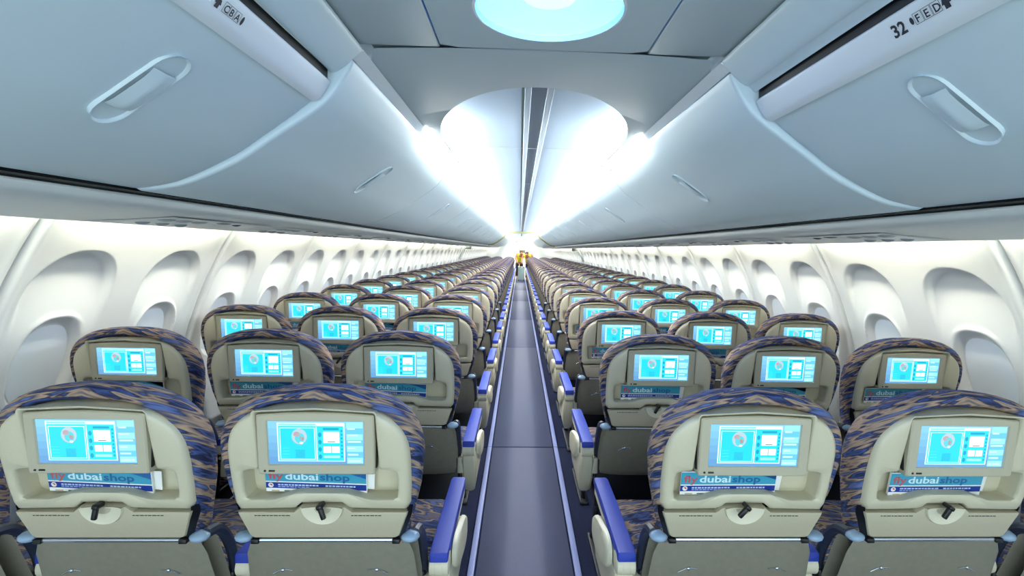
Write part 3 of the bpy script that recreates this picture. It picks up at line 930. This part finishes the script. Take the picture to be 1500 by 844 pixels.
# base cover pieces for each row
A0, SP = 0.4773, 0.475
Y0 = 1.107
COLN = ['aisle', 'middle', 'window']
seat_roots = {}
for row in range(NROWS):
    full = row < 8
    for sg in (-1, 1):
        for c in range(3):
            r = bpy.data.objects.new('airline_seat', None); COL.objects.link(r)
            r.location = (sg * (A0 + SP * c), Y0 + P * row, 0)
            tag(r, '%s seat on the %s placard side, %s row forward of the round ceiling lamp' % (COLN[c], SIDE[sg], ORD[row]), 'seat', 'economy seats, %s side' % SIDE[sg])
            seat_roots[row, sg, c] = r
            ob('back_cushion', ME_cushion, r)
            ob('back_shell', ME_shell, r)
            m_ = ob('monitor', ME_monitor, r)
            ob('screen', ME_screen, m_)
            if full: ob('gap_shade_plate', ME_gap_shade, r)
            t_ = ob('tray_table', ME_tray, r)
            if True:
                ob('lower_back_cover', ME_lower, r)
                ob('tray_bar', ME_bar, r)
            if full:
                ob('headphone_jack', ME_jack, m_)
                ob('finger_dish', ME_dish, t_)
                if row < 4:
                    for nn in ME_note: ob('placard_print', nn, t_)
                l_ = ob('latch', ME_latch, t_, (0, yo(0.845) - 0.001, 0.845), (0, random.choice((0.5, -0.45, 0.15, 0.6)) if not (row == 0 and c == 0) else (-0.35 if sg < 0 else 0.75), 0))
                for h in (-1, 1):
                    ob('bar_clip', ME_clip[h], r)
                    ob('side_strip', ME_side[h], r)
                    if row < 5: ob('pocket_stitch', ME_stud[h], r)
                    hc = ob('hinge_cover', ME_hinge[h], r); ob('hinge_arm', ME_harm[h], hc)
                ob('seat_pan', ME_pan, r)
            if True:
                ob('seat_cushion', ME_seat, r)
            # armrests: the one on the aisle side of each seat, and the outboard one by the window
            if c == 0:
                ob('end_panel', ME_end if sg < 0 else ME_endL, r, (-sg * AX + (0), 0, 0))
                a_ = ob('armrest', ME_cap, r, (-sg * AX, 0, 0)); ob('armrest_pad', ME_pad, a_)
                ob('side_cover', ME_cover if sg < 0 else ME_coverL, r, (-sg * AX, 0, 0))
                ob('leg_frame', ME_leg, r, (-sg * 0.14, 0, 0))
            elif full:
                a_ = ob('armrest', ME_cap, r, (-sg * AX, 0, 0)); ob('armrest_pad', ME_pad, a_)
                ob('armrest_bracket', ME_bracket, r, (-sg * AX, 0, 0))
            if c > 0:
                ob('leg_frame', ME_leg, r, (0, 0, 0))

# ------------------------------------------------------------------ magazines
def magazine_mesh(variant):
    mb = MB(); W2, H = 0.112, 0.061; lay = [0]

    def pt(x, z): return (x, -0.0004 - lay[0] * 0.00015, z)

    def rect(x0, z0, x1, z1, col): mb.poly([pt(x0, z0), pt(x1, z0), pt(x1, z1), pt(x0, z1)], col)
    rect(-W2, 0, W2, H, (238, 238, 234))
    top = H
    lay[0] = 1
    rect(-W2, top - 0.034, W2 * 0.99, top - 0.002, (62, 156, 184))
    if variant == 0:
        mb.poly([pt(x, z) for x, z in ((0.045, top - 0.002), (W2 * 0.99, top - 0.002), (W2 * 0.99, top - 0.022), (0.075, top - 0.010))], (34, 66, 150))
    rect(-W2, top - 0.052, W2 * 0.99, top - 0.037, (22, 52, 142))
    for j in range(7):
        x = -W2 + 0.012 + j * 0.028
        rect(x, top - 0.0605, x + 0.017, top - 0.057, [(196, 176, 150), (90, 110, 120), (60, 70, 60), (170, 150, 120)][j % 4])
    lay[0] = 2
    x = -W2 + 0.007
    for w, col in (('fly', (186, 90, 92)), ('dubai', (206, 232, 240)), ('shop', (40, 96, 150))):
        ps = text_polys(w, 0.031, 0.0007); mx = max(p[0] for q in ps for p in q)
        for p in ps: mb.poly([pt(x + u * 1.12, top - 0.0285 + v * 0.82) for u, v in p], col)
        x += mx * 1.12 + 0.003
    mb.poly([pt(-W2 + 0.011 + 0.006 * math.cos(2 * PI * j / 16), top - 0.0445 + 0.006 * math.sin(2 * PI * j / 16)) for j in range(16)], (232, 226, 222))
    for r_, (xa, xb) in enumerate(((-0.085, 0.0), (0.02, 0.085))):
        xx = xa
        while xx < xb:
            wd = 0.004 + 0.005 * random.random(); rect(xx, top - 0.0445, xx + wd, top - 0.041, (190, 206, 236)); xx += wd + 0.0018
        xx = xa
        while xx < xb - 0.02:
            wd = 0.004 + 0.005 * random.random(); rect(xx, top - 0.049, xx + wd, top - 0.0465, (150, 172, 220)); xx += wd + 0.0018
    lay[0] = 3
    mb.poly([pt(-W2 + 0.011 + 0.0035 * math.cos(PI * j / 8 - 0.6), top - 0.0445 + 0.0035 * math.sin(PI * j / 8 - 0.6)) for j in range(9)], (196, 60, 56))
    return mb.mesh('front_cover', M['print'], False)


ME_mag = [magazine_mesh(0), magazine_mesh(1)]
ME_pages = MB().rbox((-0.1115, 0.0, 0.001), (0.1115, 0.007, 0.060), 0.001).mesh('pages', M['paper'])
ME_leaflet = MB().rbox((0.05, 0.0075, 0.012), (0.122, 0.0095, 0.060), 0.0008).mesh('folded_leaflet', M['paper'])
for row in range(10):
    for sg in (-1, 1):
        for c in range(3 if row < 5 else 1):
            v = 0 if sg < 0 else (row + c) % 2
            r = bpy.data.objects.new('magazine', None); COL.objects.link(r)
            z = 0.8585 + random.uniform(0.0, 0.003)
            dx = -0.022 + random.uniform(-0.012, 0.010) - (0.01 if sg > 0 and c == 0 and row == 0 else 0)
            r.location = (sg * (A0 + SP * c) + dx, Y0 + P * row + yo(0.85) + 0.022, z)
            r.rotation_euler = (math.atan(TAN) * 0.92, random.uniform(-0.012, 0.045) * (1 if sg < 0 else -0.6), 0)
            tag(r, 'teal and navy shopping magazine in the pocket of the %s seat, %s side, %s row' % (COLN[c], SIDE[sg], ORD[row]), 'magazine', 'seat pocket magazines')
            ob('front_cover', ME_mag[v], r); ob('pages', ME_pages, r)
            if (row + c + (sg > 0)) % 2 == 0 or row == 0: ob('folded_leaflet', ME_leaflet, r, (0.004, 0, 0.0), (0, 0.04 if sg < 0 else 0.07, 0))

# white card on a seat
card = ob('paper_card', MB().rbox((-0.03, -0.04, 0), (0.03, 0.04, 0.004), 0.001).mesh('paper_card', M['paper']), None, (A0 - 0.165, Y0 + 0.30, 0.536), (0, 0, 0.2))
tag(card, 'small white card lying on the aisle seat beside the blue armrest', 'card')

# ------------------------------------------------------------------ people and trolley at the front
def skin_body(name, joints, edges, m, parent, lv=1):
    me = bpy.data.meshes.new(name); me.from_pydata([j[0] for j in joints], edges, []); me.materials.append(m)
    o = bpy.data.objects.new(name, me); COL.objects.link(o); o.parent = parent
    sk = o.modifiers.new('skin', 'SKIN'); o.modifiers.new('sub', 'SUBSURF').levels = lv; o.modifiers['sub'].render_levels = lv
    for v, j in zip(me.skin_vertices[0].data, joints): v.radius = (j[1], j[1])
    me.skin_vertices[0].data[0].use_root = True
    return o


def person(loc, rz, label, lean):
    r = bpy.data.objects.new('person', None); COL.objects.link(r); r.location = loc; r.rotation_euler = (0, 0, rz)
    tag(r, label, 'person')
    L = lean
    hip, waist, chest, neck = (0, 0.0, 0.88), (0, -0.10 * L, 1.02), (0, -0.28 * L, 1.24 - 0.10 * L), (0, -0.40 * L, 1.42 - 0.22 * L)
    head, crown = (0, -0.46 * L, 1.52 - 0.24 * L), (0, -0.50 * L, 1.66 - 0.26 * L)
    J = [(hip, 0.14), (waist, 0.13), (chest, 0.15), (neck, 0.055), (head, 0.085), (crown, 0.075)]
    E_ = [(0, 1), (1, 2), (2, 3), (3, 4), (4, 5)]
    for s_ in (-1, 1):
        b = len(J)
        J += [((s_ * 0.18, chest[1], chest[2] + 0.12), 0.06), ((s_ * 0.25, chest[1] - 0.05, chest[2] - 0.12), 0.048), ((s_ * 0.20, chest[1] - 0.25, chest[2] - 0.26), 0.038), ((s_ * 0.19, chest[1] - 0.33, chest[2] - 0.29), 0.034)]
        E_ += [(2, b), (b, b + 1), (b + 1, b + 2), (b + 2, b + 3)]
        b = len(J)
        J += [((s_ * 0.10, 0.0, 0.80), 0.09), ((s_ * 0.11, -0.02, 0.46), 0.062), ((s_ * 0.11, 0.02, 0.08), 0.042), ((s_ * 0.12, -0.12, 0.035), 0.035)]
        E_ += [(0, b), (b, b + 1), (b + 1, b + 2), (b + 2, b + 3)]
    skin_body('body', J, E_, M['skin'], r, 2)
    skin_body('vest', [((0, 0.0, 0.84), 0.165), (waist, 0.158), (chest, 0.178), ((neck[0], neck[1] * 0.92, neck[2] - 0.06), 0.09), ((0.19, chest[1], chest[2] + 0.12), 0.075), ((-0.19, chest[1], chest[2] + 0.12), 0.075)], [(0, 1), (1, 2), (2, 3), (2, 4), (2, 5)], M['vest'], r, 2)
    for s_ in (-1, 1):
        skin_body('trouser_leg', [((s_ * 0.09, 0, 0.84), 0.105), ((s_ * 0.11, -0.02, 0.46), 0.078), ((s_ * 0.11, 0.02, 0.12), 0.06)], [(0, 1), (1, 2)], M['trouser'], r, 1)
    hx = MB().ell((0, head[1] + 0.02, (head[2] + crown[2]) / 2 + 0.03), (0.092, 0.10, 0.10))
    ob('hair', hx.mesh('hair', M['hair']), r)


person((-0.06, Y_END + 0.6, 0), 0.15, 'person in a yellow vest leaning over a trolley in the aisle', 1.3)
person((0.40, Y_END - 0.55, 0), -0.2, 'person in a yellow vest bending behind the front row of seats', 1.5)
tr = bpy.data.objects.new('service_trolley', None); COL.objects.link(tr); tr.location = (0.04, Y_END - 0.9, 0)
tag(tr, 'grey-green service trolley standing at the front end of the aisle', 'trolley')
ob('body', MB().rbox((-0.15, -0.2, 0.07), (0.15, 0.2, 0.62), 0.01).mesh('body', mat('trolley_grey_green', (150, 172, 168), 0.4)), tr)
ob('top_tray', MB().rbox((-0.16, -0.21, 0.62), (0.16, 0.21, 0.65), 0.01).mesh('top_tray', M['steel']), tr)
ob('handle', MB().tube([(-0.12, -0.215, 0.58), (-0.12, -0.24, 0.59), (0.12, -0.24, 0.59), (0.12, -0.215, 0.58)], 0.009, 6).mesh('handle', M['steel']), tr)
for x in (-0.12, 0.12):
    for y in (-0.16, 0.16): ob('wheel', MB().tube([(x - 0.012, y, 0.035), (x + 0.012, y, 0.035)], 0.035, 12).mesh('wheel', M['black']), tr)
